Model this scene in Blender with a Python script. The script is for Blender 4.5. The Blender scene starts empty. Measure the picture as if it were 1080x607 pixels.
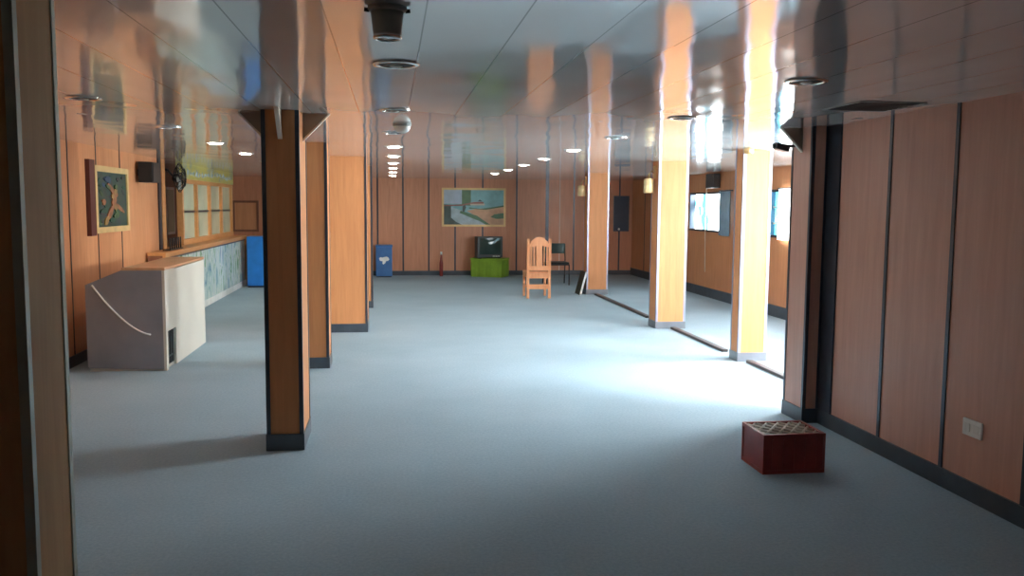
import bpy, bmesh, math, random
from mathutils import Vector, Matrix
random.seed(4)
C = bpy.context.scene.collection
PI = math.pi
H = 2.12          # ceiling height
FAR = 19.3        # far wall
# ------------------------------------------------------------------ materials
def new_mat(name):
    m = bpy.data.materials.new(name); m.use_nodes = True
    nt = m.node_tree; b = nt.nodes['Principled BSDF']
    return m, nt, b
def setin(b, **k):
    for n, v in k.items():
        n = n.replace('_', ' ')
        if n in b.inputs:
            b.inputs[n].default_value = v
def coords(nt, scale=(1, 1, 1), loc=(0, 0, 0)):
    tc = nt.nodes.new('ShaderNodeTexCoord'); mp = nt.nodes.new('ShaderNodeMapping')
    mp.inputs['Scale'].default_value = scale; mp.inputs['Location'].default_value = loc
    nt.links.new(tc.outputs['Object'], mp.inputs['Vector']); return mp.outputs['Vector']
def noise(nt, vec, scale, detail=3.0, rough=0.5, dist=0.0):
    n = nt.nodes.new('ShaderNodeTexNoise')
    n.inputs['Scale'].default_value = scale; n.inputs['Detail'].default_value = detail
    n.inputs['Roughness'].default_value = rough; n.inputs['Distortion'].default_value = dist
    nt.links.new(vec, n.inputs['Vector']); return n.outputs['Fac']
def ramp(nt, fac, stops):
    r = nt.nodes.new('ShaderNodeValToRGB'); e = r.color_ramp.elements
    while len(e) < len(stops): e.new(0.5)
    for i, (p, c) in enumerate(stops):
        e[i].position = p; e[i].color = (*c, 1)
    nt.links.new(fac, r.inputs['Fac']); return r.outputs['Color']
def bump(nt, b, h, strength=0.2, dist=0.01):
    n = nt.nodes.new('ShaderNodeBump'); n.inputs['Strength'].default_value = strength
    n.inputs['Distance'].default_value = dist
    nt.links.new(h, n.inputs['Height']); nt.links.new(n.outputs['Normal'], b.inputs['Normal'])
def plain(name, col, rough=0.5, metal=0.0, var=0.12, vs=6.0, coat=0.0, bmp=0.0):
    m, nt, b = new_mat(name)
    setin(b, Roughness=rough, Metallic=metal, Coat_Weight=coat)
    v = coords(nt); f = noise(nt, v, vs, 4)
    lo = tuple(max(0, c * (1 - var)) for c in col); hi = tuple(min(1, c * (1 + var)) for c in col)
    nt.links.new(ramp(nt, f, [(0.3, lo), (0.7, hi)]), b.inputs['Base Color'])
    if bmp: bump(nt, b, noise(nt, v, vs * 20, 3), bmp, 0.004)
    return m
def wood(name, dark, light, rough=0.35, sc=(9, 9, 0.7), spec=0.5):
    m, nt, b = new_mat(name); setin(b, Roughness=rough, Specular_IOR_Level=spec)
    v = coords(nt, sc); f = noise(nt, v, 2.5, 6, 0.6, 0.6)
    nt.links.new(ramp(nt, f, [(0.25, dark), (0.75, light)]), b.inputs['Base Color'])
    f2 = noise(nt, coords(nt), 3, 2)
    mr = nt.nodes.new('ShaderNodeMapRange'); mr.inputs['To Min'].default_value = rough * 0.8; mr.inputs['To Max'].default_value = rough * 1.25
    nt.links.new(f2, mr.inputs['Value']); nt.links.new(mr.outputs['Result'], b.inputs['Roughness'])
    return m
def glow(name, stops, scale, strength, loc=(0, 0, 0), sc=(1, 1, 1)):
    m, nt, b = new_mat(name); setin(b, Roughness=0.1)
    b.inputs['Base Color'].default_value = (0.6, 0.7, 0.75, 1)
    f = noise(nt, coords(nt, sc, loc), scale, 2)
    nt.links.new(ramp(nt, f, stops), b.inputs['Emission Color'])
    b.inputs['Emission Strength'].default_value = strength
    return m

M = {}
M['panel'] = wood('wall_laminate', (0.56, 0.235, 0.10), (0.70, 0.32, 0.15), 0.4)
M['panel_right'] = wood('hazy_right_laminate', (0.52, 0.275, 0.20), (0.64, 0.35, 0.26), 0.45)  # wall laminate paled toward pink, glare haze and ambient light put into the colour
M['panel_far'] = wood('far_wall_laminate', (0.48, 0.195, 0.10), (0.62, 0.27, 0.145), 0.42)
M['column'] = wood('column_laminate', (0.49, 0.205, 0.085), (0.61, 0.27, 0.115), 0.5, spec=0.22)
M['seam'] = plain('dark_seam_profile', (0.035, 0.04, 0.055), 0.35, 0.3)
M['trim'] = plain('anodised_corner_trim', (0.06, 0.075, 0.10), 0.3, 0.5)
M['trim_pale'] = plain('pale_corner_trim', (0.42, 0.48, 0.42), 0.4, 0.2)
M['trim_lit'] = plain('sunlit_corner_trim', (0.28, 0.31, 0.42), 0.35, 0.5)  # lighter copy of the corner trim, sunlight on right columns painted in
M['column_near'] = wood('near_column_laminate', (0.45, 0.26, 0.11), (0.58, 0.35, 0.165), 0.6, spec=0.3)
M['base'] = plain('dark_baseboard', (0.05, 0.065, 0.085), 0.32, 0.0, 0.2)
M['base_right'] = plain('sunlit_baseboard', (0.13, 0.15, 0.18), 0.35, 0.0, 0.15)  # paler copy of the baseboard, sun reflection on right columns put into its colour
M['gusset'] = plain('gusset_board', (0.26, 0.21, 0.16), 0.5)
M['gusset_edge'] = plain('pale_gusset_edge', (0.80, 0.74, 0.64), 0.45)
M['dark_int'] = plain('recess_shade', (0.03, 0.025, 0.025), 0.6)  # near-black colour stands for the shade inside recesses and openings
M['chrome'] = plain('chrome', (0.75, 0.75, 0.72), 0.12, 1.0, 0.03)
M['black'] = plain('black_plastic', (0.015, 0.016, 0.018), 0.35)
M['black_metal'] = plain('black_metal', (0.02, 0.022, 0.025), 0.3, 0.5)
M['grey_plastic'] = plain('grey_plastic', (0.30, 0.31, 0.29), 0.4)
M['pale_plastic'] = plain('pale_plastic', (0.72, 0.72, 0.68), 0.35)
M['white'] = plain('white_paint', (0.8, 0.8, 0.76), 0.4)
M['gold'] = plain('cream_lamp_shade', (0.72, 0.52, 0.26), 0.4)
M['brass'] = plain('brass', (0.6, 0.42, 0.2), 0.3, 0.8)
M['cab_front'] = plain('grey_cabinet_panel', (0.225, 0.23, 0.26), 0.5, 0, 0.14, 3)
M['cab_side'] = plain('cream_cabinet_panel', (0.62, 0.585, 0.51), 0.45, 0, 0.05, 2)
M['cab_top'] = wood('cabinet_top_wood', (0.5, 0.25, 0.12), (0.62, 0.36, 0.2), 0.35, (6, 1, 6))
M['orange_wood'] = wood('orange_pine', (0.66, 0.25, 0.10), (0.80, 0.36, 0.16), 0.4, (12, 12, 1.5))
M['counter_wood'] = wood('counter_wood', (0.58, 0.26, 0.09), (0.70, 0.34, 0.13), 0.4, (8, 0.8, 8))
M['brown_wood'] = wood('brown_wood', (0.20, 0.075, 0.04), (0.30, 0.12, 0.065), 0.4)
M['blue'] = plain('blue_paint', (0.015, 0.20, 0.62), 0.4, 0, 0.1)
M['blue_dull'] = plain('dull_blue_paint', (0.035, 0.13, 0.33), 0.45, 0, 0.15)
M['lime'] = plain('lime_cloth', (0.22, 0.36, 0.03), 0.8, 0, 0.15, 5)
M['crate'] = plain('red_crate_plastic', (0.30, 0.045, 0.035), 0.38, 0, 0.2)
M['crate_pale'] = plain('pale_crate_lattice', (0.62, 0.55, 0.47), 0.4)
M['tv_casing'] = plain('dark_grey_tv_plastic', (0.05, 0.055, 0.055), 0.35)
M['screen'] = plain('crt_screen', (0.03, 0.055, 0.05), 0.08, 0, 0.1)
M['chair_green'] = plain('dark_green_vinyl', (0.012, 0.035, 0.03), 0.3)
M['glass_pale'] = plain('reflection_pale_glass', (0.60, 0.64, 0.46), 0.12, 0, 0.12, 1.5)  # pale green colour stands for window light reflected in the glass
M['frame_gold'] = plain('pale_gold_frame', (0.72, 0.50, 0.22), 0.4, 0.1)
M['band_dark'] = plain('dark_red_band', (0.10, 0.025, 0.02), 0.45)
M['navy_door'] = plain('navy_notice_board', (0.02, 0.035, 0.07), 0.4)
M['curtain'] = plain('blue_grey_curtain', (0.26, 0.37, 0.45), 0.7)
M['cord'] = plain('pale_cord', (0.7, 0.6, 0.5), 0.5)
M['bottle'] = plain('red_brown_glass', (0.22, 0.035, 0.03), 0.15)
M['strip'] = plain('dark_floor_strip', (0.05, 0.04, 0.04), 0.45)
M['concrete'] = plain('outside_wall', (0.4, 0.4, 0.4), 0.8)
M['red_soft'] = plain('red_paint', (0.25, 0.06, 0.05), 0.5)

# carpet
m, nt, b = new_mat('grey_blue_carpet'); setin(b, Roughness=0.9, Specular_IOR_Level=0.05)
v = coords(nt)
f1 = noise(nt, v, 0.9, 5, 0.6); f2 = noise(nt, v, 55, 3, 0.7)
mx = nt.nodes.new('ShaderNodeMix'); mx.data_type = 'RGBA'; mx.inputs['Factor'].default_value = 0.35
nt.links.new(ramp(nt, f1, [(0.3, (0.28, 0.37, 0.43)), (0.7, (0.355, 0.45, 0.51))]), mx.inputs['A'])
nt.links.new(ramp(nt, f2, [(0.3, (0.21, 0.285, 0.34)), (0.7, (0.43, 0.53, 0.595))]), mx.inputs['B'])
nt.links.new(mx.outputs['Result'], b.inputs['Base Color'])
bump(nt, b, f2, 0.35, 0.004); M['carpet'] = m

# polished wavy ceiling strips
m, nt, b = new_mat('polished_ceiling_strips')
setin(b, Metallic=0.34, Roughness=0.095, IOR=1.95)
v = coords(nt)
sep = nt.nodes.new('ShaderNodeSeparateXYZ'); nt.links.new(v, sep.inputs[0])
def math_n(op, a, bb=None, cc=None):
    n = nt.nodes.new('ShaderNodeMath'); n.operation = op
    for i, x in enumerate((a, bb, cc)):
        if x is None: continue
        if isinstance(x, (int, float)): n.inputs[i].default_value = x
        else: nt.links.new(x, n.inputs[i])
    return n.outputs[0]
fr = math_n('FRACT', math_n('MULTIPLY', math_n('ADD', sep.outputs['X'], 29.9 + 0.0), 1 / 0.3))
joint = math_n('LESS_THAN', fr, 0.018)
tone = noise(nt, coords(nt, (1.2, 0.35, 1)), 1.3, 3)
mx = nt.nodes.new('ShaderNodeMix'); mx.data_type = 'RGBA'
nt.links.new(joint, mx.inputs['Factor'])
nt.links.new(ramp(nt, tone, [(0.3, (0.82, 0.82, 0.81)), (0.7, (0.92, 0.92, 0.91))]), mx.inputs['A'])
mx.inputs['B'].default_value = (0.45, 0.45, 0.45, 1)
nt.links.new(mx.outputs['Result'], b.inputs['Base Color'])
w1 = noise(nt, coords(nt, (1.1, 0.55, 1)), 1.6, 1)
w2 = noise(nt, coords(nt, (3.3, 1.6, 1), (3, 1, 0)), 1.5, 0)
hgt = math_n('ADD', w1, math_n('MULTIPLY', w2, 0.25))
bump(nt, b, hgt, 0.55, 0.018); M['ceiling'] = m

# mural on the bar front
m, nt, b = new_mat('bar_front_mural'); setin(b, Roughness=0.25)
v = coords(nt, (1, 2.2, 0.9))
f1 = noise(nt, v, 2.2, 4, 0.65, 1.2)
c1 = ramp(nt, f1, [(0.30, (0.07, 0.22, 0.10)), (0.40, (0.30, 0.50, 0.30)), (0.48, (0.70, 0.76, 0.70)), (0.58, (0.45, 0.62, 0.55)), (0.66, (0.22, 0.36, 0.44)), (0.75, (0.12, 0.20, 0.30))])
f2 = noise(nt, coords(nt, (1, 5, 0.8), (4, 2, 1)), 1.8, 3, 0.6, 0.5)
mx = nt.nodes.new('ShaderNodeMix'); mx.data_type = 'RGBA'
nt.links.new(ramp(nt, f2, [(0.58, (0, 0, 0)), (0.64, (1, 1, 1))]), mx.inputs['Factor'])
nt.links.new(c1, mx.inputs['A']); mx.inputs['B'].default_value = (0.62, 0.68, 0.70, 1)
nt.links.new(mx.outputs['Result'], b.inputs['Base Color']); M['mural'] = m

# sign board over the bar
m, nt, b = new_mat('yellow_sign'); setin(b, Roughness=0.3)
f1 = noise(nt, coords(nt, (1, 1.2, 3)), 2.4, 3, 0.6)
nt.links.new(ramp(nt, f1, [(0.36, (0.35, 0.40, 0.30)), (0.46, (0.55, 0.50, 0.14)), (0.62, (0.62, 0.54, 0.12)), (0.72, (0.55, 0.50, 0.28))]), b.inputs['Base Color'])
M['sign'] = m

# dark figure painting
m, nt, b = new_mat('dark_painting_ground'); setin(b, Roughness=0.35)
f1 = noise(nt, coords(nt, (1, 1, 1)), 5.5, 4, 0.6, 1.0)
nt.links.new(ramp(nt, f1, [(0.28, (0.008, 0.012, 0.03)), (0.42, (0.03, 0.055, 0.04)), (0.55, (0.02, 0.07, 0.055)), (0.66, (0.05, 0.035, 0.06)), (0.8, (0.01, 0.03, 0.08))]), b.inputs['Base Color'])
M['paint_dark'] = m
def paint(name, col, var=0.25): M[name] = plain(name, col, 0.4, 0, var, 9)
paint('paint_flesh', (0.34, 0.13, 0.06), .5); paint('paint_ochre', (0.34, 0.20, 0.07), .5); paint('paint_dim', (0.05, 0.04, 0.05), .5); paint('paint_green', (0.025, 0.09, 0.06), .5)
paint('paint_blue', (0.025, 0.06, 0.13), .5); paint('paint_leaf', (0.07, 0.13, 0.05), .5)
paint('sky_left', (0.42, 0.50, 0.58), 0.1); paint('sky_right', (0.17, 0.40, 0.42), 0.15); paint('river', (0.36, 0.46, 0.50), 0.2)
paint('sand', (0.52, 0.30, 0.17), 0.15); paint('grass', (0.05, 0.14, 0.06), 0.2); paint('roof_red', (0.24, 0.08, 0.06), 0.2)
paint('dark_trees', (0.03, 0.06, 0.05), 0.3); paint('house_wall', (0.5, 0.44, 0.34), 0.1)

# window panes: daylight seen through milky panes
W = 1.0
M['pane_day'] = glow('daylit_pane', [(0.38, (0.75, 0.93, 1.0)), (0.6, (1, 0.98, 0.95))], 1.2, 64 * W)
M['lit_lens'] = glow('added_glow_lens', [(0.3, (1.0, 0.93, 0.82)), (0.7, (1.0, 0.95, 0.86))], 3.0, 36)  # glow added to ceiling lamps to brighten the far floor
M['pane_end'] = glow('end_daylit_pane', [(0.38, (1.0, 0.97, 0.92)), (0.6, (1, 0.96, 0.9))], 1.2, 13 * W)
M['pane_bright'] = glow('bright_daylit_pane', [(0.36, (0.012, 0.085, 0.12)), (0.46, (0.9, 0.98, 1.0)), (1.0, (1, 1, 1))], 1.6, 8 * W, (0.2, 0.35, 0.1))
M['pane_cyan'] = glow('cyan_daylit_pane', [(0.35, (0.03, 0.42, 0.72)), (0.55, (0.05, 0.62, 0.85)), (0.8, (0.5, 0.95, 1))], 2.5, 2.2 * W)
M['drape'] = glow('self_lit_white_curtain', [(0.3, (0.8, 0.95, 1)), (0.7, (1, 1, 1))], 2.0, 5 * W)  # cloth emits light itself in place of daylight behind it

# ------------------------------------------------------------------ geometry helpers
class MB:
    def __init__(self): self.bm = bmesh.new()
    def _fin(self, geom, mi):
        fs = set()
        for v in geom:
            for f in v.link_faces: fs.add(f)
        for f in fs: f.material_index = mi
    def box(self, x0, x1, y0, y1, z0, z1, mi=0, bev=0.0):
        r = bmesh.ops.create_cube(self.bm, size=1)
        vs = r['verts']
        for v in vs:
            v.co = Vector(((x0 + x1) / 2 + v.co.x * (x1 - x0), (y0 + y1) / 2 + v.co.y * (y1 - y0), (z0 + z1) / 2 + v.co.z * (z1 - z0)))
        self._fin(vs, mi)
        if bev > 0:
            es = set()
            for v in vs:
                for e in v.link_edges: es.add(e)
            bmesh.ops.bevel(self.bm, geom=list(es), offset=bev, segments=2, affect='EDGES', profile=0.6)
        return self
    def prism(self, poly, axis, a0, a1, mi=0):
        """poly: 2D points in the plane normal to axis, extruded a0..a1"""
        def P(p, a):
            if axis == 'x': return (a, p[0], p[1])
            if axis == 'y': return (p[0], a, p[1])
            return (p[0], p[1], a)
        A = [self.bm.verts.new(P(p, a0)) for p in poly]; B = [self.bm.verts.new(P(p, a1)) for p in poly]
        n = len(poly); fs = [self.bm.faces.new(A), self.bm.faces.new(B[::-1])]
        for i in range(n):
            fs.append(self.bm.faces.new((A[i], B[i], B[(i + 1) % n], A[(i + 1) % n])))
        for f in fs: f.material_index = mi
        bmesh.ops.recalc_face_normals(self.bm, faces=fs); return self
    def tube(self, pts, r, seg=10, mi=0):
        pts = [Vector(p) for p in pts]; rings = []
        for i, p in enumerate(pts):
            d = (pts[min(i + 1, len(pts) - 1)] - pts[max(i - 1, 0)]).normalized()
            up = Vector((0, 0, 1)) if abs(d.z) < 0.9 else Vector((1, 0, 0))
            a = d.cross(up).normalized(); bb = a.cross(d)
            rr = r[i] if isinstance(r, (list, tuple)) else r
            rings.append([self.bm.verts.new(p + (a * math.cos(t) + bb * math.sin(t)) * rr) for t in [2 * PI * k / seg for k in range(seg)]])
        fs = []
        for i in range(len(rings) - 1):
            for k in range(seg):
                fs.append(self.bm.faces.new((rings[i][k], rings[i][(k + 1) % seg], rings[i + 1][(k + 1) % seg], rings[i + 1][k])))
        fs.append(self.bm.faces.new(rings[0])); fs.append(self.bm.faces.new(rings[-1][::-1]))
        for f in fs: f.material_index = mi; f.smooth = len(f.verts) == 4
        bmesh.ops.recalc_face_normals(self.bm, faces=fs); return self
    def lathe(self, prof, c, seg=28, mi=0, smooth=True):
        """prof: (r, z) list, closed at both ends if r == 0"""
        rings = []
        for r, z in prof:
            if r < 1e-5: rings.append([self.bm.verts.new((c[0], c[1], c[2] + z))])
            else: rings.append([self.bm.verts.new((c[0] + r * math.cos(2 * PI * k / seg), c[1] + r * math.sin(2 * PI * k / seg), c[2] + z)) for k in range(seg)])
        fs = []
        for A, B in zip(rings, rings[1:]):
            for k in range(seg):
                k2 = (k + 1) % seg
                if len(A) == 1 and len(B) == 1: continue
                if len(A) == 1: fs.append(self.bm.faces.new((A[0], B[k], B[k2])))
                elif len(B) == 1: fs.append(self.bm.faces.new((A[k], B[0], A[k2])))
                else: fs.append(self.bm.faces.new((A[k], B[k], B[k2], A[k2])))
        for f in fs: f.material_index = mi; f.smooth = smooth
        bmesh.ops.recalc_face_normals(self.bm, faces=fs); return self
    def xf(self, mat):
        bmesh.ops.transform(self.bm, matrix=mat, verts=self.bm.verts); return self
    def build(self, name, mats, parent=None, origin=None, label=None):
        if not isinstance(mats, (list, tuple)): mats = [mats]
        if parent is not None:
            o_ = parent; off = Vector((0, 0, 0))
            while o_ is not None: off += o_.location; o_ = o_.parent
            origin = off if origin is None else Vector(origin)
        elif origin is None: origin = Vector((0, 0, 0))
        else: origin = Vector(origin)
        bmesh.ops.translate(self.bm, verts=self.bm.verts, vec=-origin)
        me = bpy.data.meshes.new(name); self.bm.to_mesh(me); self.bm.free()
        for mm in mats: me.materials.append(M[mm] if isinstance(mm, str) else mm)
        o = bpy.data.objects.new(name, me); C.objects.link(o)
        if parent is not None:
            o.parent = parent; o.location = origin - off
        else: o.location = origin
        if label: o['label'] = label
        return o

def tag(o, label, cat, group=None, kind=None):
    o['label'] = label; o['category'] = cat
    if group: o['group'] = group
    if kind: o['kind'] = kind
    return o
def thing(name, label, cat, loc, group=None, kind=None):
    o = bpy.data.objects.new(name, None); C.objects.link(o); o.location = loc; o.empty_display_size = 0.1
    return tag(o, label, cat, group, kind)
def struct(o, label=None):
    o['kind'] = 'structure'
    if label: o['label'] = label
    return o
def dup(root, loc, label=None):
    r = root.copy(); C.objects.link(r); r.location = loc
    if label: r['label'] = label
    for ch in list(root.children):
        c = ch.copy(); C.objects.link(c); c.parent = r
        for g in list(ch.children):
            d = g.copy(); C.objects.link(d); d.parent = c
    return r

# ------------------------------------------------------------------ the room
XL, XR, XB, XO, YN = -3.0, 3.05, -4.2, 5.4, -1.2
struct(MB().box(XB - .2, XO + .2, YN - .2, FAR + .2, -0.12, 0).build('floor', 'carpet'), 'grey blue carpet floor of the long hall')
struct(MB().box(XB - .2, XO + .2, YN - .2, FAR + .2, H, H + .12).build('ceiling', 'ceiling'), 'low polished grey strip ceiling mirroring the hall')

def seams_y(mb, x, ys, d, w=0.022, z0=0.1, mi=1):    # vertical strips on a wall normal to x
    for y in ys: mb.box(min(x, x + d), max(x, x + d), y - w / 2, y + w / 2, z0, H, mi)
def seams_x(mb, y, xs, d, w=0.022, z0=0.1, mi=1):
    for x in xs: mb.box(x - w / 2, x + w / 2, min(y, y + d), max(y, y + d), z0, H, mi)

mb = MB().box(XL - .15, XL, YN, 11.95, 0, H)
seams_y(mb, XL, [0.75 + .795 * k for k in range(0, 13)], .005, .018)
mb.box(XL - .15, XL + .02, 11.86, 11.97, 0, H, 1)
struct(mb.build('wall_left', ['panel', 'seam']), 'orange wood panelled wall on the left')
struct(MB().box(XL, XL + .014, YN, 11.0, 0, .105).build('baseboard_left', 'base'))
mb = MB().box(XR, XR + .12, YN, 6.22, 0, H)
seams_y(mb, XR, [5.06, 4.42, 3.77, 3.13, 2.5, 1.86, 1.2, .55], -.006, .03)
mb.box(XR - .012, XR, 5.66, 5.84, .1, H, 1)
struct(mb.build('wall_right', ['panel_right', 'trim']), 'brown wood panelled wall on the near right')
struct(MB().box(XR - .014, XR, YN, 5.84, 0, .105).build('baseboard_right', 'base'))
mb = MB().box(XB - .2, XO + .2, FAR, FAR + .15, 0, H)
seams_x(mb, FAR, [-.87, -.31, .24, .80, 1.38, 1.99, 2.75, 4.05, 4.6, 5.1, -1.5, -2.1, -2.7, -3.4], -.006, .035)
seams_x(mb, FAR, [3.44], -.012, .075)
mb.box(3.72, 3.735, FAR - .005, FAR, .1, H, 2)
struct(mb.build('wall_far', ['panel_far', 'seam', 'cord']), 'brown wood panelled wall at the far end')
struct(MB().box(XB, XO, FAR - .016, FAR, 0, .10).build('baseboard_far', 'base'))
struct(MB().box(XB - .2, XO + .2, YN - .15, YN, 0, H).build('wall_back', 'brown_wood'))
struct(MB().box(XB - .15, XB, 11.8, FAR, 0, H).build('wall_bar', 'brown_wood'))
struct(MB().box(XB, XL - .15, 11.8, 11.95, 0, H).build('wall_bar_return', 'brown_wood'))
mb = MB().box(XR + .12, 3.95, 1.85, 2.0, 0, H)
mb.box(5.2, XO, 1.85, 2.0, 0, H); mb.box(3.95, 5.2, 1.85, 2.0, 0, .85); mb.box(3.95, 5.2, 1.85, 2.0, 1.80, H)
struct(mb.build('wall_alcove', 'panel'), 'end wall of the window aisle')
r = struct(MB().box(3.95, 5.2, 1.88, 1.89, .85, 1.80).build('window_5', 'pane_end'), 'daylit window in the end wall of the aisle')
f = MB(); f.box(3.95, 3.99, 1.89, 2.01, .85, 1.8); f.box(5.16, 5.2, 1.89, 2.01, .85, 1.8); f.box(3.99, 5.16, 1.89, 2.01, .85, .89); f.box(3.99, 5.16, 1.89, 2.01, 1.76, 1.8)
f.build('window_frame', 'trim', r)

# outer wall with window openings
WINS = [(13.5, 15.42, 1.12, 1.80), (10.25, 12.06, 1.12, 1.80), (7.2, 8.6, 1.12, 1.80), (3.55, 5.5, 1.12, 1.80)]
mb = MB()
ys = sorted([w for w in WINS]); y = 1.85
mb.box(XO, XO + .16, 1.85, FAR, 0, 1.12); mb.box(XO, XO + .16, 1.85, FAR, 1.80, H)
for (a, bq, z0, z1) in ys:
    mb.box(XO, XO + .16, y, a, 1.12, 1.80); y = bq
mb.box(XO, XO + .16, y, FAR, 1.12, 1.80)
seams_y(mb, XO, [2.5, 3.2, 6.3, 9.4, 12.7, 16.2, 17.2, 18.3], -.006, .03)
struct(mb.build('wall_outer', ['panel', 'seam']), 'orange panelled outer wall with windows behind the right columns')
struct(MB().box(XO - .02, XO, 2.0, FAR, 0, .16).build('baseboard_outer', 'base'))
for i, (a, bq, z0, z1) in enumerate(WINS):
    r = struct(MB().box(XO + .09, XO + .10, a, bq, z0, z1).build('window_%d' % (i + 1), ['pane_bright', 'pane_cyan', 'pane_day', 'pane_day'][i]),
               ['bright window glowing white and cyan in the outer wall', 'cyan window with white curtain in the outer wall', 'daylit window in the outer wall', 'daylit window in the outer wall'][i])
    f = MB(); t = .035
    f.box(XO - .012, XO + .09, a - .0, a + t, z0, z1); f.box(XO - .012, XO + .09, bq - t, bq, z0, z1)
    f.box(XO - .012, XO + .09, a + t, bq - t, z1 - t, z1); f.box(XO - .012, XO + .09, a + t, bq - t, z0, z0 + t)
    f.build('window_frame', 'trim', r)
    if i == 1:
        g = MB()
        for z in (1.32, 1.55): g.box(XO + .06, XO + .09, a + t, bq - t, z - .015, z + .015)
        g.box(XO + .06, XO + .09, 11.62, 11.66, z0 + t, z1 - t)
        g.build('glazing_bar', 'white', r)

# ------------------------------------------------------------------ columns
def gusset(root, face, x, y, z, s=.16, w=.028):
    """triangular ceiling bracket on a column face; (x, y) is where it meets the face"""
    sx, sy = {'l': (-1, 0), 'r': (1, 0), 'f': (0, -1), 'b': (0, 1)}[face]
    def build(poly, name, mat, ww, par):
        g = MB()
        if sx: g.prism([(x + sx * p[0], p[1]) for p in poly], 'y', y - ww / 2, y + ww / 2)
        else: g.prism([(y + sy * p[0], p[1]) for p in poly], 'x', x - ww / 2, x + ww / 2)
        return g.build(name, mat, par)
    o = build([(0, z), (s, z), (0, z - s)], 'gusset', 'gusset', w * .7, root)
    build([(0, z - s), (s, z), (s + .012, z), (0, z - s - .017)], 'edge_strip', 'gusset_edge', w, o)
def column(x0, x1, y0, y1, label, trim='trim', gus='', base_h=.105, tw=.022, fmat='column', bmat='base'):
    r = thing('column', label, 'column', ((x0 + x1) / 2, (y0 + y1) / 2, 0), 'panelled columns', 'thing')
    z1 = H - .001
    MB().box(x0, x1, y0, y1, 0.0, z1).build('core', fmat, r)
    e = .004
    for (cx, cy, ax, ay) in ((x0, y0, 1, 1), (x1, y0, -1, 1), (x0, y1, 1, -1), (x1, y1, -1, -1)):
        t = MB()
        t.box(min(cx - ax * e, cx + ax * tw), max(cx - ax * e, cx + ax * tw), min(cy - ay * e, cy), max(cy - ay * e, cy), base_h, z1)
        t.box(min(cx - ax * e, cx), max(cx - ax * e, cx), min(cy, cy + ay * tw), max(cy, cy + ay * tw), base_h, z1)
        t.build('corner_trim', trim, r)
    bq = MB(); d = .008
    bq.box(x0 - d, x1 + d, y0 - d, y0, 0, base_h); bq.box(x0 - d, x1 + d, y1, y1 + d, 0, base_h)
    bq.box(x0 - d, x0, y0, y1, 0, base_h); bq.box(x1, x1 + d, y0, y1, 0, base_h)
    bq.build('baseboard', bmat, r)
    for g in gus:
        px, py = {'l': (x0 - e, (y0 + y1) / 2), 'r': (x1 + e, (y0 + y1) / 2), 'f': ((x0 + x1) / 2, y0 - e), 'b': ((x0 + x1) / 2, y1 + e)}[g]
        gusset(r, g, px, py, z1)
    return r
column(-1.25, -.95, 2.41, 2.69, 'nearest left column cut off by the left edge, with pale green edge trims', 'trim_pale', '', .105, .022, 'column_near')
column(-.784, -.564, 5.535, 5.98, 'dark fronted left column with triangular ceiling brackets, casting a shadow on the carpet', 'trim', 'lrf')
column(-.86, -.60, 8.33, 8.65, 'slim left column half hidden between the bracketed column and the wide one')
column(-.80, -.305, 10.68, 11.25, 'wide orange left column standing behind two slimmer columns')
column(-.62, -.295, 13.2, 13.5, 'farthest left column, only an edge showing beyond the wide one')
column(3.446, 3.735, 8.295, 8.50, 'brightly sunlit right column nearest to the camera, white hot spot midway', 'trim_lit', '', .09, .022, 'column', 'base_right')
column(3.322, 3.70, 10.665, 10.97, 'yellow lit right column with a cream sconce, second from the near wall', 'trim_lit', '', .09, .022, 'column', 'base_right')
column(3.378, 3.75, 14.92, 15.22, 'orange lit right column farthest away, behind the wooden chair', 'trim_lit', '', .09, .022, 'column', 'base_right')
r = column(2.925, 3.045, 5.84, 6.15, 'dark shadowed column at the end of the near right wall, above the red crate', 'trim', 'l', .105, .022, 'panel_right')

# floor strips between the right columns
for (y0, y1, lab) in ((11.7, 14.85, 'dark floor strip between the two farthest right columns'), (8.86, 10.62, 'dark floor strip between the two nearest sunlit right columns'), (6.4, 8.22, 'dark floor strip beside the shadowed column at the near right wall')):
    tag(MB().box(3.50, 3.57, y0, y1, 0, .03, 0, .006).build('floor_strip', 'strip', None, (3.535, (y0 + y1) / 2, 0)), lab, 'floor strip', 'dark floor strips between the columns')

# ------------------------------------------------------------------ ceiling fittings
def downlight(loc, lit=False):
    r = thing('ceiling_downlight', 'x', 'ceiling light', loc, 'round recessed downlights')
    x, y, z = loc
    MB().lathe([(.074, -.001), (.095, -.001), (.097, -.004), (.092, -.009), (.078, -.009), (.072, -.006), (.074, -.001)], loc, 32).build('ring', 'chrome', r)
    MB().lathe([(0, -.006), (.045, -.008), (.072, -.003), (.072, -.001), (0, -.001)], loc, 28).build('lens' if lit else 'reflector', 'lit_lens' if lit else 'dark_int', r)
    if lit: return r
    MB().lathe([(0, -.016), (.02, -.014), (.028, -.010), (.02, -.006), (0, -.006)], loc, 16).build('bulb', 'pale_plastic', r)
    return r
ORD = ['nearest', 'second nearest', 'third nearest', 'fourth nearest', 'fifth nearest', 'sixth nearest', 'seventh nearest', 'eighth nearest', 'farthest']
rows = [(.02, 'middle row of ceiling lights', [3.65, 5.4, 7.1, 8.85, 10.6, 12.35, 14.1, 15.85, 17.6]),
        (-1.67, 'left row of ceiling lights above the bar', [5.13, 6.98, 8.75, 10.5, 12.3, 14.1, 16.0]),
        (1.86, 'right row of ceiling lights by sunlit columns', [3.80, 5.5, 7.2, 8.95, 10.7, 12.4, 14.1, 15.9])]
proto = {}
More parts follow.
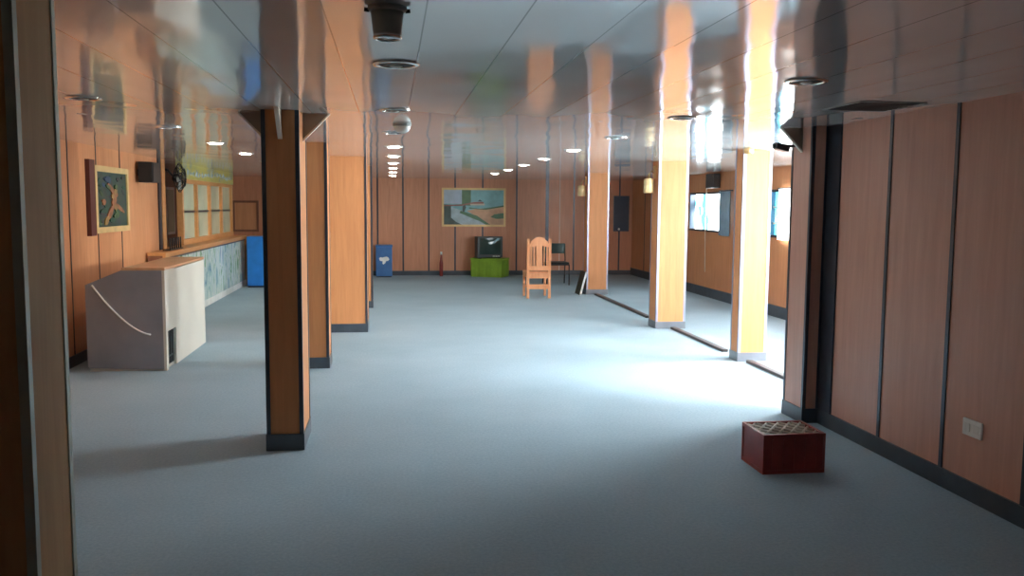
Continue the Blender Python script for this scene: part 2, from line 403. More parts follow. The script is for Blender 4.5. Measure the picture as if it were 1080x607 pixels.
for X, nm, YS in rows:
    for k, Y in enumerate(YS):
        lit = Y > 8  # lamps beyond this get the added glow
        lab = '%s round light, %s in the %s' % ('lit' if lit else 'unlit', 'farthest' if k == len(YS) - 1 else ORD[k], nm)
        if lit not in proto: proto[lit] = downlight((X, Y, H), lit); proto[lit]['label'] = lab
        else: dup(proto[lit], (X, Y, H), lab)
# hanging can spotlight
r = thing('ceiling_spotlight', 'grey tapered can spotlight hanging from the ceiling at the top edge', 'spotlight', (-.01, 2.62, H))
c = (-.01, 2.62, H)
MB().lathe([(0, -.001), (.056, -.001), (.057, -.010), (.050, -.016), (0, -.016)], c).build('flange', 'grey_plastic', r)
MB().lathe([(0, -.016), (.048, -.016), (.044, -.050), (.040, -.084), (0, -.084)], c).build('can', 'grey_plastic', r)
MB().lathe([(.040, -.080), (.0415, -.084), (.0415, -.091), (.034, -.094), (.032, -.086), (.040, -.080)], c).build('rim', 'chrome', r)
MB().lathe([(0, -.091), (.018, -.090), (.032, -.0845), (0, -.0845)], c).build('lens', 'pale_plastic', r)
for s in (-1, 1):
    MB().tube([(c[0] + s * .052, c[1], H - .012), (c[0] + s * .066, c[1], H - .010)], .006, 10).build('thumb_screw', 'black_metal', r)
# smoke detector dome
c = (.075, 6.35, H)
r = thing('ceiling_dome', 'pale half round dome on the ceiling between two middle row lights', 'ceiling dome', c)
MB().lathe([(0, -.001), (.066, -.001), (.066, -.012), (.062, -.016), (0, -.016)], c).build('base', 'grey_plastic', r)
MB().lathe([(.060, -.016), (.058, -.03), (.048, -.048), (.03, -.06), (0, -.066), ], c).build('cover', 'pale_plastic', r)
# open ceiling hatch
r = thing('ceiling_vent', 'dark rectangular vent in the ceiling beside the near right wall', 'vent', (2.68, 4.66, H))
MB().box(2.50, 2.86, 4.46, 4.86, H - .003, H - .001).build('opening', 'dark_int', r)  # flat dark plate painted as the shaded inside of the hatch
f = MB(); 
f.box(2.485, 2.50, 4.445, 4.875, H - .006, H - .001); f.box(2.86, 2.875, 4.445, 4.875, H - .006, H - .001)
f.box(2.50, 2.86, 4.445, 4.46, H - .006, H - .001); f.box(2.50, 2.86, 4.86, 4.875, H - .006, H - .001); f.build('frame', 'grey_plastic', r)
s = MB()
for k in range(7): s.box(2.50, 2.86, 4.50 + k * .052, 4.512 + k * .052, H - .006, H - .003)
s.build('louvre', 'black_metal', r)

# sconces on the right columns
def sconce(x, y, side, label, shade='gold'):
    """side -1: on a face looking to -x, +1: +x"""
    r = thing('wall_sconce', label, 'wall lamp', (x, y, 1.72), 'sconces on the right columns')
    cx = x + side * .085
    MB().box(min(x, x + side * .022), max(x, x + side * .022), y - .04, y + .04, 1.90, 2.06, 0, .006).build('back_plate', 'brass', r)
    MB().tube([(x + side * .02, y, 1.97), (x + side * .055, y, 2.0), (cx, y, 1.96), (cx, y, 1.90)], .011, 10).build('arm', 'brass', r)
    MB().lathe([(0, .185), (.03, .185), (.062, .175), (.066, .0), (.060, 0), (.056, .165), (0, .172)], (cx, y, 1.72)).build('shade', shade, r)
    MB().lathe([(0, .045), (.022, .06), (.028, .09), (.016, .13), (0, .14)], (cx, y, 1.72), 16).build('bulb', 'pale_plastic', r)
    return r
sconce(3.322 - .004, 10.81, -1, 'cream cylinder sconce on the left side of the second sunlit column')
sconce(3.378 - .004, 15.05, -1, 'small pale sconce on the left side of the farthest right column')
# junction cup, conduit
r = thing('ceiling_junction_cup', 'small brown cup fitting with a thin rod on ceiling above nearest sunlit column', 'ceiling fitting', (3.42, 8.15, H))
MB().lathe([(0, -.001), (.05, -.001), (.046, -.05), (.036, -.06), (0, -.06)], (3.43, 8.15, H)).build('cup', 'brass', r)
MB().tube([(3.47, 8.15, H - .015), (3.68, 8.15, H - .012)], .006, 8).build('rod', 'brass', r)
# black camera on near column
r = thing('security_camera', 'small black camera box on a bracket at the top of the near right column', 'camera', (2.92, 6.1, 1.96))
MB().tube([(2.92, 6.1, 1.995), (2.86, 6.1, 1.995)], .010, 10).build('bracket', 'black_metal', r)
MB().box(-.05, .05, -.035, .035, -.024, .024, 0, .006).xf(Matrix.Translation((2.815, 6.1, 1.985)) @ Matrix.Rotation(.22, 4, 'Y')).build('housing', 'black', r)
MB().lathe([(0, 0), (.016, .002), (.018, .014), (0, .014)], (0, 0, 0), 16).xf(Matrix.Translation((2.766, 6.1, 1.996)) @ Matrix.Rotation(-PI / 2, 4, 'Y')).build('lens', 'screen', r)

# ------------------------------------------------------------------ right wall socket
r = thing('wall_socket', 'white double wall socket low on the near right wall', 'socket', (XR, 4.16, .39))
MB().box(XR - .012, XR, 4.085, 4.235, .345, .435, 0, .004).build('face_plate', 'white', r)
for yy in (4.125, 4.195):
    MB().box(XR - .015, XR - .011, yy - .022, yy + .022, .368, .412, 0, .002).build('outlet', 'pale_plastic', r)

# ------------------------------------------------------------------ red crate
x0, x1, y0, y1, hh = 2.135, 2.505, 4.715, 5.02, .235
r = thing('bottle_crate', 'red plastic bottle crate with lattice top standing on carpet by the near right column', 'crate', ((x0 + x1) / 2, (y0 + y1) / 2, 0))
w = MB(); t = .012
w.box(x0, x1, y0, y0 + t, 0, hh, 0, .003); w.box(x0, x1, y1 - t, y1, 0, hh, 0, .003)
w.box(x0, x0 + t, y0 + t, y1 - t, 0, hh, 0, .003); w.box(x1 - t, x1, y0 + t, y1 - t, 0, hh, 0, .003)
w.build('body', 'crate', r)
rm = MB(); e = .006
for zz in (.0, hh - .022):
    rm.box(x0 - e, x1 + e, y0 - e, y0, zz, zz + .022); rm.box(x0 - e, x1 + e, y1, y1 + e, zz, zz + .022)
    rm.box(x0 - e, x0, y0, y1, zz, zz + .022); rm.box(x1, x1 + e, y0, y1, zz, zz + .022)
for xx in (x0, x1):
    for yy in (y0, y1): rm.box(xx - e, xx + e, yy - e, yy + e, .02, hh - .02)
rm.build('rim', 'crate', r)
MB().box(x0 + t, x1 - t, y0 + t, y1 - t, hh - .035, hh - .028).build('panel', 'dark_int', r)
la = MB()
def clip_line(cx, cy, dx, dy):
    ts = []
    lo, hi = -1e9, 1e9
    for p, d, a, bq in ((cx, dx, x0 + t, x1 - t), (cy, dy, y0 + t, y1 - t)):
        t0, t1 = (a - p) / d, (bq - p) / d
        if t0 > t1: t0, t1 = t1, t0
        lo = max(lo, t0); hi = min(hi, t1)
    return (lo, hi) if hi - lo > .01 else None
for k in range(-7, 8):
    for sgn in (1, -1):
        cx, cy = (x0 + x1) / 2 + k * .074, (y0 + y1) / 2
        q = clip_line(cx, cy, .6, .8 * sgn)
        if q:
            a, bq = q
            la.tube([(cx + .6 * a, cy + .8 * sgn * a, hh - .012), (cx + .6 * bq, cy + .8 * sgn * bq, hh - .012)], .009, 6)
la.build('lattice', 'crate_pale', r, None, 'pale lattice of diagonal bars')
rb = MB()
for k in range(5): rb.box(x0 + .05 + k * .068, x0 + .058 + k * .068, y0 - .005, y0, .03, hh - .03)
rb.build('rib', 'crate', r)

# ------------------------------------------------------------------ white bar cabinet at left
y0, y1 = 8.35, 10.05
r = thing('bar_cabinet', 'pale bar cabinet with grey end panel and cut corner standing by the left wall', 'cabinet', (-2.4, 9.1, 0))
prof = [(-2.755, .0), (-2.10, 0), (-2.10, .915), (-2.44, .925), (-2.755, .775)]
MB().prism(prof, 'y', y0 + .02, y1).build('carcass', 'cab_side', r)
p2 = [(-2.77, .035), (-2.10, .01), (-2.10, .93), (-2.44, .94), (-2.77, .80)]
MB().prism(p2, 'y', y0, y0 + .02).build('end_panel', 'cab_front', r, None, 'grey end panel')
# curved pale cord across the end panel
pts = []
for k in range(15):
    u = k / 14; x = -2.71 + u * .50; z = .80 - .46 * (1 - (1 - u) ** 1.6)
    pts.append((x, y0 - .004, z))
MB().tube(pts, .008, 6).build('edge_cord', 'white', r, None, 'pale curved strip')
# side panel with a notch opening
s = MB()
s.box(-2.10, -2.075, y0 + .0, 8.42, .0, .935); s.box(-2.10, -2.075, 8.42, 8.72, .36, .935); s.box(-2.10, -2.075, 8.72, y1, 0, .925)
s.build('side_panel', 'cab_side', r)
MB().box(-2.12, -2.099, 8.42, 8.72, .03, .36).build('niche', 'dark_int', r)  # dark plate stands for the shaded interior
g = MB()
for yy in (8.50, 8.57, 8.64): g.box(-2.098, -2.092, yy, yy + .02, .04, .35)
g.box(-2.098, -2.092, 8.43, 8.71, .10, .115); g.build('grille', 'black_metal', r)
MB().box(-2.45, -2.07, y0 - .005, y1 + .01, .932, .957, 0, .005).build('top', 'cab_top', r)
MB().box(-2.74, -2.12, y0 + .04, y1 - .03, 0, .03).build('plinth', 'black', r)

# ------------------------------------------------------------------ bar counter, sash unit, sign
r = thing('bar_counter', 'long bar counter with mural front along the left side', 'bar counter', (-2.95, 14.2, 0))
MB().box(-2.97, -2.797, 11.2, 17.2, .0, .90).build('carcass', 'brown_wood', r)
MB().box(-2.797, -2.782, 11.25, 17.12, .10, .86, 0).build('mural_panel', 'mural', r, None, 'front panel with a pale green, blue and white mural')
MB().box(-2.797, -2.776, 11.2, 17.2, .0, .10).build('kick_board', 'pale_plastic', r)
MB().box(-2.80, -2.770, 11.2, 17.2, .855, .875).build('edge_trim', 'seam', r)
MB().box(-2.975, -2.76, 11.2, 12.25, .90, .94).box(-3.10, -2.76, 12.25, 17.25, .90, .94).build('worktop', 'counter_wood', r)
MB().box(-2.80, -2.765, 11.2, 17.22, .876, .90).build('fascia', 'counter_wood', r)
MB().box(-2.80, -2.74, 17.2, 17.30, 0, .92, 0, .004).build('end_post', 'counter_wood', r)

r = thing('sash_unit', 'wooden serving window with four bays of pale panes standing on the bar counter', 'serving window', (-3.05, 15.2, .94))
ybars = [13.25, 14.2, 15.2, 16.2, 17.2]
for yq in ybars: MB().box(-3.08, -3.0, yq - .045, yq + .045, .94, 1.90).build('mullion', 'counter_wood', r)
f = MB(); f.box(-3.08, -2.995, 13.2, 17.25, .94, 1.02); f.box(-3.08, -2.995, 13.2, 17.25, 1.84, 1.90); f.build('rail', 'counter_wood', r)
for a, bq in zip(ybars, ybars[1:]):
    MB().box(-3.055, -3.045, a + .045, bq - .045, 1.02, 1.405).build('pane', 'glass_pale', r)
    MB().box(-3.055, -3.045, a + .045, bq - .045, 1.435, 1.84).build('pane', 'glass_pale', r)
    MB().box(-3.065, -3.03, a + .045, bq - .045, 1.405, 1.435).build('glazing_bar', 'seam', r)
MB().box(-3.08, -3.0, 12.02, 12.18, .0, H - .001).build('jamb_post', 'counter_wood', r) if False else None
struct(MB().box(-3.09, -2.985, 12.03, 12.2, 0, H).build('trim_1', 'counter_wood'), 'pale wooden post beside the bar opening')
r = thing('bar_sign', 'yellow painted sign board with blue lettering above the serving window', 'sign', (-3.0, 15.2, 1.9))
MB().box(-3.08, -2.985, 13.2, 17.25, 1.902, H - .001).build('board', 'sign', r)
lt = MB(); rr = random.Random(7)
yy = 13.45
while yy < 16.9:
    wv = rr.uniform(.09, .2); zz = 1.96 + .02 * math.sin(yy * 2.1)
    pts = [(-2.984, yy, zz + rr.uniform(0, .04)), (-2.984, yy + wv * .3, zz + rr.uniform(.05, .11)), (-2.984, yy + wv * .6, zz + rr.uniform(0, .04)), (-2.984, yy + wv, zz + rr.uniform(.04, .1))]
    lt.tube(pts, .011, 6); yy += wv + rr.uniform(.04, .12)
lt.build('lettering', 'sky_left', r, None, 'pale blue illegible lettering')
# wall fan
c = Vector((-2.92, 12.72, 1.90))
r = thing('wall_fan', 'black round caged fan hanging in the bar opening beside the post', 'fan', c)
cg = MB()
for k in range(16):
    a = 2 * PI * k / 16
    cg.tube([(c.x + .075, c.y, c.z), (c.x + .06, c.y + .12 * math.cos(a), c.z + .12 * math.sin(a)), (c.x, c.y + .2 * math.cos(a), c.z + .2 * math.sin(a)), (c.x - .05, c.y + .12 * math.cos(a), c.z + .12 * math.sin(a))], .005, 5)
for rad, dx in ((.2, 0), (.13, .058), (.13, -.046)):
    cg.tube([(c.x + dx, c.y + rad * math.cos(2 * PI * k / 28), c.z + rad * math.sin(2 * PI * k / 28)) for k in range(29)], .006, 6)
cg.build('cage', 'black_metal', r)
bl = MB()
for k in range(4):
    q = MB()
    a = 2 * PI * k / 4 + .3
    n = Vector((0, math.cos(a), math.sin(a))); tt = Vector((0, -math.sin(a), math.cos(a))); ax = Vector((1, 0, 0))
    q.bm.free()
    vs = []
    for off in (-.003, .003):
        for (u, wv) in ((.03, -.025), (.16, -.06), (.175, .02), (.03, .03)):
            vs.append(bl.bm.verts.new(c + n * u + tt * wv + ax * (off + wv * .35)))
    A, B = vs[:4], vs[4:]
    bl.bm.faces.new(A[::-1]); bl.bm.faces.new(B)
    for i in range(4): bl.bm.faces.new((A[i], A[(i + 1) % 4], B[(i + 1) % 4], B[i]))
bl.build('blade', 'grey_plastic', r)
MB().tube([(c.x - .09, c.y, c.z), (c.x - .03, c.y, c.z), (c.x + .02, c.y, c.z)], [.05, .06, .03], 16).build('motor', 'black', r)
MB().tube([(c.x - .07, c.y, c.z), (c.x - .11, c.y - .2, c.z + .1), (-3.03, 12.205, c.z + .1)], .016, 10).build('wall_arm', 'black_metal', r)
# dish rack with rods on the counter
r = thing('rod_rack', 'small rack of thin upright rods standing on the near end of the bar counter', 'rack', (-2.83, 11.95, .94))
MB().box(-2.90, -2.80, 11.62, 12.30, .94, .955, 0, .003).build('tray', 'black_metal', r)
for k in range(6):
    MB().tube([(-2.82, 11.67 + k * .115, .955), (-2.82, 11.67 + k * .115, 1.10)], .009, 8).build('rod', 'black_metal', r)
# pale bottle-shaped panel inside the opening
r = thing('interior_mirror', 'narrow pale mirror on the brown wall inside the bar opening', 'mirror', (XB, 17.7, 1.2))
MB().box(XB, XB + .02, 17.15, 17.75, .95, 1.85, 0, .004).build('frame', 'white', r)
MB().box(XB + .02, XB + .024, 17.2, 17.7, 1.0, 1.8).build('glass', 'glass_pale', r)

# loudspeaker
r = thing('loudspeaker', 'black loudspeaker mounted high on the left wall beside the dark painting', 'speaker', (XL + .1, 11.05, 1.80))
MB().box(XL + .04, XL + .20, 10.86, 11.20, 1.79, 2.03, 0, .008).build('cabinet', 'black', r)
MB().box(XL + .20, XL + .206, 10.88, 11.18, 1.80, 2.02).build('grille', 'black_metal', r)
MB().box(XL, XL + .04, 10.98, 11.08, 1.87, 1.95).build('bracket', 'black_metal', r)

# painting on left wall
def poly_patch(mb, pts, x, axis, mi, d=.0015):
    mb.prism(pts, axis, x, x + d, mi)
ya, yb, za, zb = 9.33, 10.46, 1.235, 1.925
r = thing('dark_painting', 'dark painting of an orange figure in a pale gold frame on the left wall', 'painting', (XL, (ya + yb) / 2, za))
xf = XL + .045
f = MB(); t = .06
f.box(XL, xf, ya, ya + t, za, zb); f.box(XL, xf, yb - t, yb, za, zb); f.box(XL, xf, ya + t, yb - t, zb - t, zb); f.box(XL, xf, ya + t, yb - t, za, za + t)
f.build('frame', 'frame_gold', r)
MB().box(XL, xf - .002, ya - .16, ya - .003, za - .02, zb + .05).build('dark_band', 'band_dark', r, None, 'dark red strip along the left of the frame')  # plain dark red strip set beside the picture
cv = MB(); cv.box(XL, XL + .03, ya + t, yb - t, za + t, zb - t, 0)
def P(u, v): return (ya + t + u * (yb - ya - 2 * t), za + t + v * (zb - za - 2 * t))
def blob(cx, cy, ru, rv, ang=0, n=14, jit=.12, rnd=random.Random(3)):
    o = []
    for k in range(n):
        a = 2 * PI * k / n; s = 1 + rnd.uniform(-jit, jit)
        u, v = ru * s * math.cos(a), rv * s * math.sin(a)
        o.append(P(cx + u * math.cos(ang) - v * math.sin(ang), cy + u * math.sin(ang) + v * math.cos(ang)))
    return o
X0 = XL + .03
rq = random.Random(11); strokes = []
for k in range(26): strokes.append(((rq.uniform(.08, .92), rq.uniform(.06, .94), rq.uniform(.03, .09), rq.uniform(.02, .05), rq.uniform(-1, 1)), rq.choice([3, 3, 5, 4, 6, 6])))
strokes += [((.36, .87, .10, .06, 0), 4), ((.40, .84, .05, .04, .3), 4),
    ((.46, .70, .15, .045, -.72), 1), ((.56, .62, .12, .06, -.5), 1), ((.60, .66, .07, .05, .9), 2), ((.55, .52, .07, .09, .3), 1), ((.50, .56, .05, .05, 0), 2), ((.36, .73, .08, .03, -.5), 5),
    ((.52, .42, .06, .10, .1), 1), ((.40, .26, .055, .17, -.65), 1), ((.28, .12, .05, .10, -.6), 2), ((.72, .34, .17, .04, -.5), 1), ((.58, .36, .07, .05, -.3), 2),
    ((.62, .74, .05, .05, 0), 5), ((.2, .45, .05, .06, .4), 1), ((.2, .30, .12, .04, .2), 3), ((.6, .2, .10, .06, .3), 5), ((.46, .12, .09, .05, 0), 3)]
for i, (args, mi) in enumerate(strokes):
    poly_patch(cv, blob(*args), X0, 'x', mi, .0012 + .0003 * i)
cv.build('canvas', ['paint_dark', 'paint_flesh', 'paint_ochre', 'paint_green', 'paint_blue', 'paint_leaf', 'paint_dim'], r)

# ------------------------------------------------------------------ far wall things
xa, xb, za, zb = 1.085, 2.50, 1.075, 1.925
r = thing('landscape_painting', 'wide landscape painting of river and sandy bank in a pale frame on far wall', 'painting', ((xa + xb) / 2, FAR, za))
yf = FAR - .04; t = .045
f = MB(); f.box(xa, xa + t, yf, FAR, za, zb); f.box(xb - t, xb, yf, FAR, za, zb); f.box(xa + t, xb - t, yf, FAR, zb - t, zb); f.box(xa + t, xb - t, yf, FAR, za, za + t)
f.build('frame', 'frame_gold', r)
cv = MB(); cv.box(xa + t, xb - t, FAR - .024, FAR, za + t, zb - t, 0)
def L(pts): return [(xa + t + u * (xb - xa - 2 * t), za + t + v * (zb - za - 2 * t)) for u, v in pts]
Y0 = FAR - .024; k = 0
for pts, mi in [([(0, .6), (.32, .6), (.32, 1), (0, 1)], 1), ([(.30, .55), (.45, .55), (.45, 1), (.30, 1)], 4),
        ([(.0, .0), (.75, 0), (.62, .12), (.45, .28), (.28, .42), (.0, .58)], 2),
        ([(.38, .40), (.55, .46), (1, .52), (1, .0), (.78, .0), (.66, .12), (.5, .28)], 3),
        ([(.28, .40), (.36, .36), (.55, .26), (.72, .06), (.78, .0), (.70, .0), (.6, .1), (.45, .2), (.26, .34)], 4),
        ([(.42, .50), (.6, .46), (.78, .50), (1, .56), (1, .52), (.7, .43), (.42, .46)], 4),
        ([(.0, .58), (.12, .57), (.12, .2), (.2, .08), (.3, .0), (.0, .0)], 6),
        ([(.0, .565), (.3, .585), (.5, .65), (.66, .66), (.66, .61), (.4, .58), (.3, .54), (.0, .53)], 5),
        ([(.44, .56), (.68, .56), (.68, .61), (.44, .60)], 7), ([(.56, .67), (.6, .73), (.64, .67)], 6),
        ([(.78, .22), (.84, .30), (.95, .33), (1, .34), (1, .18), (.88, .17)], 4), ([(.34, .36), (.37, .5), (.35, .58), (.31, .52), (.31, .38)], 6)]:
    k += 1; cv.prism(L(pts), 'y', Y0 - .001 - .0005 * k, Y0, mi)
cv.build('canvas', ['sky_right', 'sky_left', 'river', 'sand', 'grass', 'roof_red', 'dark_trees', 'house_wall'], r)

# lime green cloth covered box, television on it
RZ = Matrix.Rotation(-.46, 4, 'Z')
base = Vector((2.11, 18.90, 0)); T = Matrix.Translation(base) @ RZ
r = thing('cloth_covered_box', 'lime green cloth covered box under the television at the far wall', 'box', base)
def rb(x0, x1, y0, y1, z0, z1, bev=.004): return MB().box(x0, x1, y0, y1, z0, z1, 0, bev).xf(T)
rb(-.36, .36, -.22, .22, 0, .385, .01).build('body', 'lime', r)
rb(-.375, .375, -.235, .235, .372, .405, .01).build('cloth_top', 'lime', r)
hm = MB()
for k in range(9):
    xx = -.35 + k * .0875
    hm.tube([(xx, -.223, .38), (xx + .008, -.228, .2), (xx + .004, -.226, .01)], .006, 6)
for k in range(6):
    yy = -.2 + k * .08
    hm.tube([(.363, yy, .38), (.368, yy + .006, .2), (.365, yy, .01)], .006, 6)
hm.xf(T).build('cloth_fold', 'lime', r)
tb = Vector((2.05, 18.93, .405)); TT = Matrix.Translation(tb) @ Matrix.Rotation(.26, 4, 'Z')
r = thing('television', 'old grey tube television standing on the lime green box', 'television', tb)
MB().box(-.29, .29, -.2, .0, .015, .47, 0, .012).xf(TT).build('casing', 'tv_casing', r)
q = MB()
A = [(-.27, .0, .03), (.27, .0, .03), (.27, .0, .45), (-.27, .0, .45)]; B = [(-.16, .22, .06), (.16, .22, .06), (.16, .22, .36), (-.16, .22, .36)]
va = [q.bm.verts.new(p) for p in A]; vb = [q.bm.verts.new(p) for p in B]
q.bm.faces.new(vb)
for i in range(4): q.bm.faces.new((va[i], va[(i + 1) % 4], vb[(i + 1) % 4], vb[i]))
q.bm.faces.new(va[::-1]); bmesh.ops.recalc_face_normals(q.bm, faces=q.bm.faces)
q.xf(TT).build('tube_housing', 'black', r)
q = MB(); n = 10
g = [[q.bm.verts.new((-.245 + .49 * i / n, -.201 - .02 * (1 - ((i / n - .5) * 2) ** 2) * (1 - ((j / n - .5) * 2) ** 2), .085 + .35 * j / n)) for j in range(n + 1)] for i in range(n + 1)]
for i in range(n):
    for j in range(n): q.bm.faces.new((g[i][j], g[i + 1][j], g[i + 1][j + 1], g[i][j + 1])).smooth = True
q.xf(TT).build('screen', 'screen', r)
q = MB()
for k in range(5): q.box(.06 + k * .035, .08 + k * .035, -.206, -.199, .035, .055)
q.xf(TT).build('button', 'pale_plastic', r)
for a in (-.25, .2): MB().box(a, a + .05, -.18, .16, 0, .02).xf(TT).build('foot', 'black', r)

# blue cooler box with white emblem
r = thing('blue_box', 'blue upright box with a white emblem standing at the far wall', 'box', (-.17, 19.0, 0))
MB().box(-.345, 0.0, 18.82, 19.16, .02, .64, 0, .01).build('body', 'blue_dull', r)
MB().box(-.355, .01, 18.81, 19.17, .64, .685, 0, .01).build('lid', 'blue_dull', r)
MB().box(-.33, -.015, 18.83, 19.15, 0, .02).build('plinth', 'black', r)
q = MB()
q.prism([(-.28 + .0, .40), (-.25, .43), (-.21, .42), (-.17, .43), (-.12, .44), (-.08, .42), (-.06, .38), (-.09, .35), (-.13, .345), (-.15, .30), (-.19, .27), (-.21, .30), (-.20, .34), (-.26, .35)], 'y', 18.816, 18.82)
q.build('emblem', 'white', r, None, 'white irregular emblem')
# blue cabinet next to the bar
r = thing('blue_locker', 'bright blue locker standing at the far end of the bar counter', 'locker', (-2.42, 16.8, 0))
MB().box(-2.66, -2.2, 16.62, 17.05, .03, .94, 0, .006).build('body', 'blue', r)
MB().box(-2.645, -2.215, 16.605, 16.62, .05, .925, 0, .004).build('door', 'blue', r)
MB().box(-2.29, -2.27, 16.59, 16.605, .45, .56, 0, .004).build('handle', 'black', r)
MB().box(-2.65, -2.21, 16.63, 17.04, 0, .03).build('plinth', 'black', r)
# framed board beyond the bar
r = thing('framed_board', 'brown framed board on the far wall beyond the bar counter', 'board', (-3.1, FAR, .97))
MB().box(-3.32, -2.86, FAR - .02, FAR, .99, 1.57).build('panel', 'panel', r)
q = MB(); a0, a1, b0, b1 = -3.36, -2.82, .95, 1.61
q.box(a0, a0 + .045, FAR - .04, FAR, b0, b1); q.box(a1 - .045, a1, FAR - .04, FAR, b0, b1); q.box(a0 + .045, a1 - .045, FAR - .04, FAR, b0, b0 + .045); q.box(a0 + .045, a1 - .045, FAR - .04, FAR, b1 - .045, b1)
q.build('frame', 'brown_wood', r)
# bottle
c = (1.06, 19.05, 0)
r = thing('bottle', 'slim red brown bottle with pale cap standing at far wall under the painting', 'bottle', c)
MB().lathe([(0, 0), (.036, 0), (.04, .02), (.04, .28), (.024, .36), (.018, .47), (0, .47)], c).build('body', 'bottle', r)
MB().lathe([(0, .47), (.022, .47), (.022, .53), (0, .53)], c).build('cap', 'pale_plastic', r)
# notice board at the far right
r = thing('notice_board', 'dark navy board with a white spot on the shaded far wall right of columns', 'board', (5.14, FAR, 1.0))
MB().box(4.98, 5.30, FAR - .02, FAR, 1.0, 1.76).build('panel', 'navy_door', r)
q = MB(); q.box(4.96, 4.98, FAR - .03, FAR, .98, 1.78); q.box(5.30, 5.32, FAR - .03, FAR, .98, 1.78); q.box(4.98, 5.30, FAR - .03, FAR, .98, 1.0); q.box(4.98, 5.30, FAR - .03, FAR, 1.76, 1.78); q.build('frame', 'trim', r)
MB().lathe([(0, 0), (.025, 0), (.02, .02), (0, .024)], (0, 0, 0), 14).xf(Matrix.Translation((5.09, FAR - .02, 1.03)) @ Matrix.Rotation(PI / 2, 4, 'X')).build('knob', 'pale_plastic', r)

# outer wall fittings
r = thing('wall_speaker', 'small dark speaker box above the bright white window', 'speaker', (XO, 14.1, 1.85))
MB().box(XO - .14, XO - .02, 13.92, 14.28, 1.86, 2.10, 0, .008).build('cabinet', 'black', r)
MB().box(XO - .02, XO, 14.05, 14.15, 1.93, 2.02).build('bracket', 'black_metal', r)
tag(MB().tube([(XO - .008, 14.55, .42), (XO - .02, 14.56, 1.1), (XO - .02, 14.55, 1.8), (XO - .008, 14.56, 2.1)], .008, 6).build('hanging_cord', 'cord', None, (XO - .01, 14.55, .42)), 'thin pale cord hanging down in front of the bright white window', 'cord')
def curtain(ya, yb, za, zb, name, mat, label):
    q = MB(); n = 40; x = XO - .05
    rows_ = []
    for (z) in (zb, za):
        rows_.append([(x + .018 * math.sin(k / n * PI * 9), ya + (yb - ya) * k / n, z) for k in range(n + 1)])
    A = [q.bm.verts.new(p) for p in rows_[0]]; B = [q.bm.verts.new(p) for p in rows_[1]]
    A2 = [q.bm.verts.new((p[0] + .004, p[1], p[2])) for p in rows_[0]]; B2 = [q.bm.verts.new((p[0] + .004, p[1], p[2])) for p in rows_[1]]
    for k in range(n):
        for f in ((A[k], A[k + 1], B[k + 1], B[k]), (A2[k], B2[k], B2[k + 1], A2[k + 1]), (A[k], A2[k], A2[k + 1], A[k + 1]), (B[k], B[k + 1], B2[k + 1], B2[k])):
            q.bm.faces.new(f).smooth = True
    q.bm.faces.new((A[0], B[0], B2[0], A2[0])); q.bm.faces.new((A[n], A2[n], B2[n], B[n]))
    bmesh.ops.recalc_face_normals(q.bm, faces=q.bm.faces)
    r = thing(name, label, 'curtain', (XO, (ya + yb) / 2, za))
    q.build('cloth', mat, r)
    MB().tube([(x, ya - .03, zb + .012), (x, yb + .03, zb + .012)], .009, 8).build('rail', 'trim', r)
    q = MB(); q.box(x - .006, XO, ya - .02, ya - .008, zb + .003, zb + .02); q.box(x - .006, XO, yb + .008, yb + .02, zb + .003, zb + .02); q.build('rail_bracket', 'trim', r)
curtain(13.42, 13.86, 1.08, 1.80, 'window_curtain', 'curtain', 'blue grey curtain drawn to the near side of the bright white window')
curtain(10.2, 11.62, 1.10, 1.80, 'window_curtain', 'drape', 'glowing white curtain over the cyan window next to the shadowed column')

# ------------------------------------------------------------------ wooden chair, seen from behind
cx, cy = 2.43, 14.55
r = thing('wooden_chair', 'orange wooden chair with tall slatted arched back standing on carpet near far wall', 'chair', (cx, cy, 0))
w = .182; yr, yfr = 14.38, 14.80
for s in (-1, 1):
    x = cx + s * w
    MB().prism([(yr - .055, 1.0 if s else 0), (yr - .02, .99), (yr + .02, .44), (yr + .01, 0), (yr - .03, 0), (yr - .02, .44)], 'x', x - .022, x + .022).build('leg', 'orange_wood', r)
    MB().box(x - .02, x + .02, yfr - .02, yfr + .02, 0, .41, 0, .004).build('leg', 'orange_wood', r)
MB().box(cx - .205, cx + .205, yr + .02, yfr + .035, .41, .445, 0, .008).build('seat', 'orange_wood', r)
q = MB(); q.box(cx - w + .02, cx + w - .02, yr - .018, yr + .008, .335, .415); q.box(cx - w + .02, cx + w - .02, yfr - .012, yfr + .012, .345, .41)
for s in (-1, 1): q.box(cx + s * w - .012, cx + s * w + .012, yr + .01, yfr - .02, .345, .41)
q.build('apron', 'orange_wood', r)
q = MB(); q.box(cx - w + .02, cx + w - .02, yr - .015, yr + .01, .155, .235)
for s in (-1, 1): q.box(cx + s * w - .012, cx + s * w + .012, yr + .01, yfr - .02, .17, .21)
q.build('stretcher', 'orange_wood', r)
q = MB()
arch = [(-w + .02, .86), (-w + .02, .90)] + [(x_, .93 + .10 * math.cos(x_ / (w - .02) * PI / 2)) for x_ in [(-w + .04) + (2 * w - .08) * k / 12 for k in range(13)]] + [(w - .02, .90), (w - .02, .86)] + [(x_, .86 + .02 * math.cos(x_ / (w - .02) * PI / 2)) for x_ in [(w - .05) - (2 * w - .1) * k / 8 for k in range(9)]]
q.prism([(cx + a, z) for a, z in arch], 'y', yr - .05, yr - .025)
back = q.build('backrest', 'orange_wood', r)
q = MB(); q.prism([(cx + a, z) for a, z in [(-w + .02, .47), (w - .02, .47), (w - .02, .545), (-w + .02, .545)]], 'y', yr - .035, yr - .01); q.build('lower_rail', 'orange_wood', back)
sl = [(-.135, .012), (-.085, .009), (.0, .05), (.085, .009), (.135, .012)]
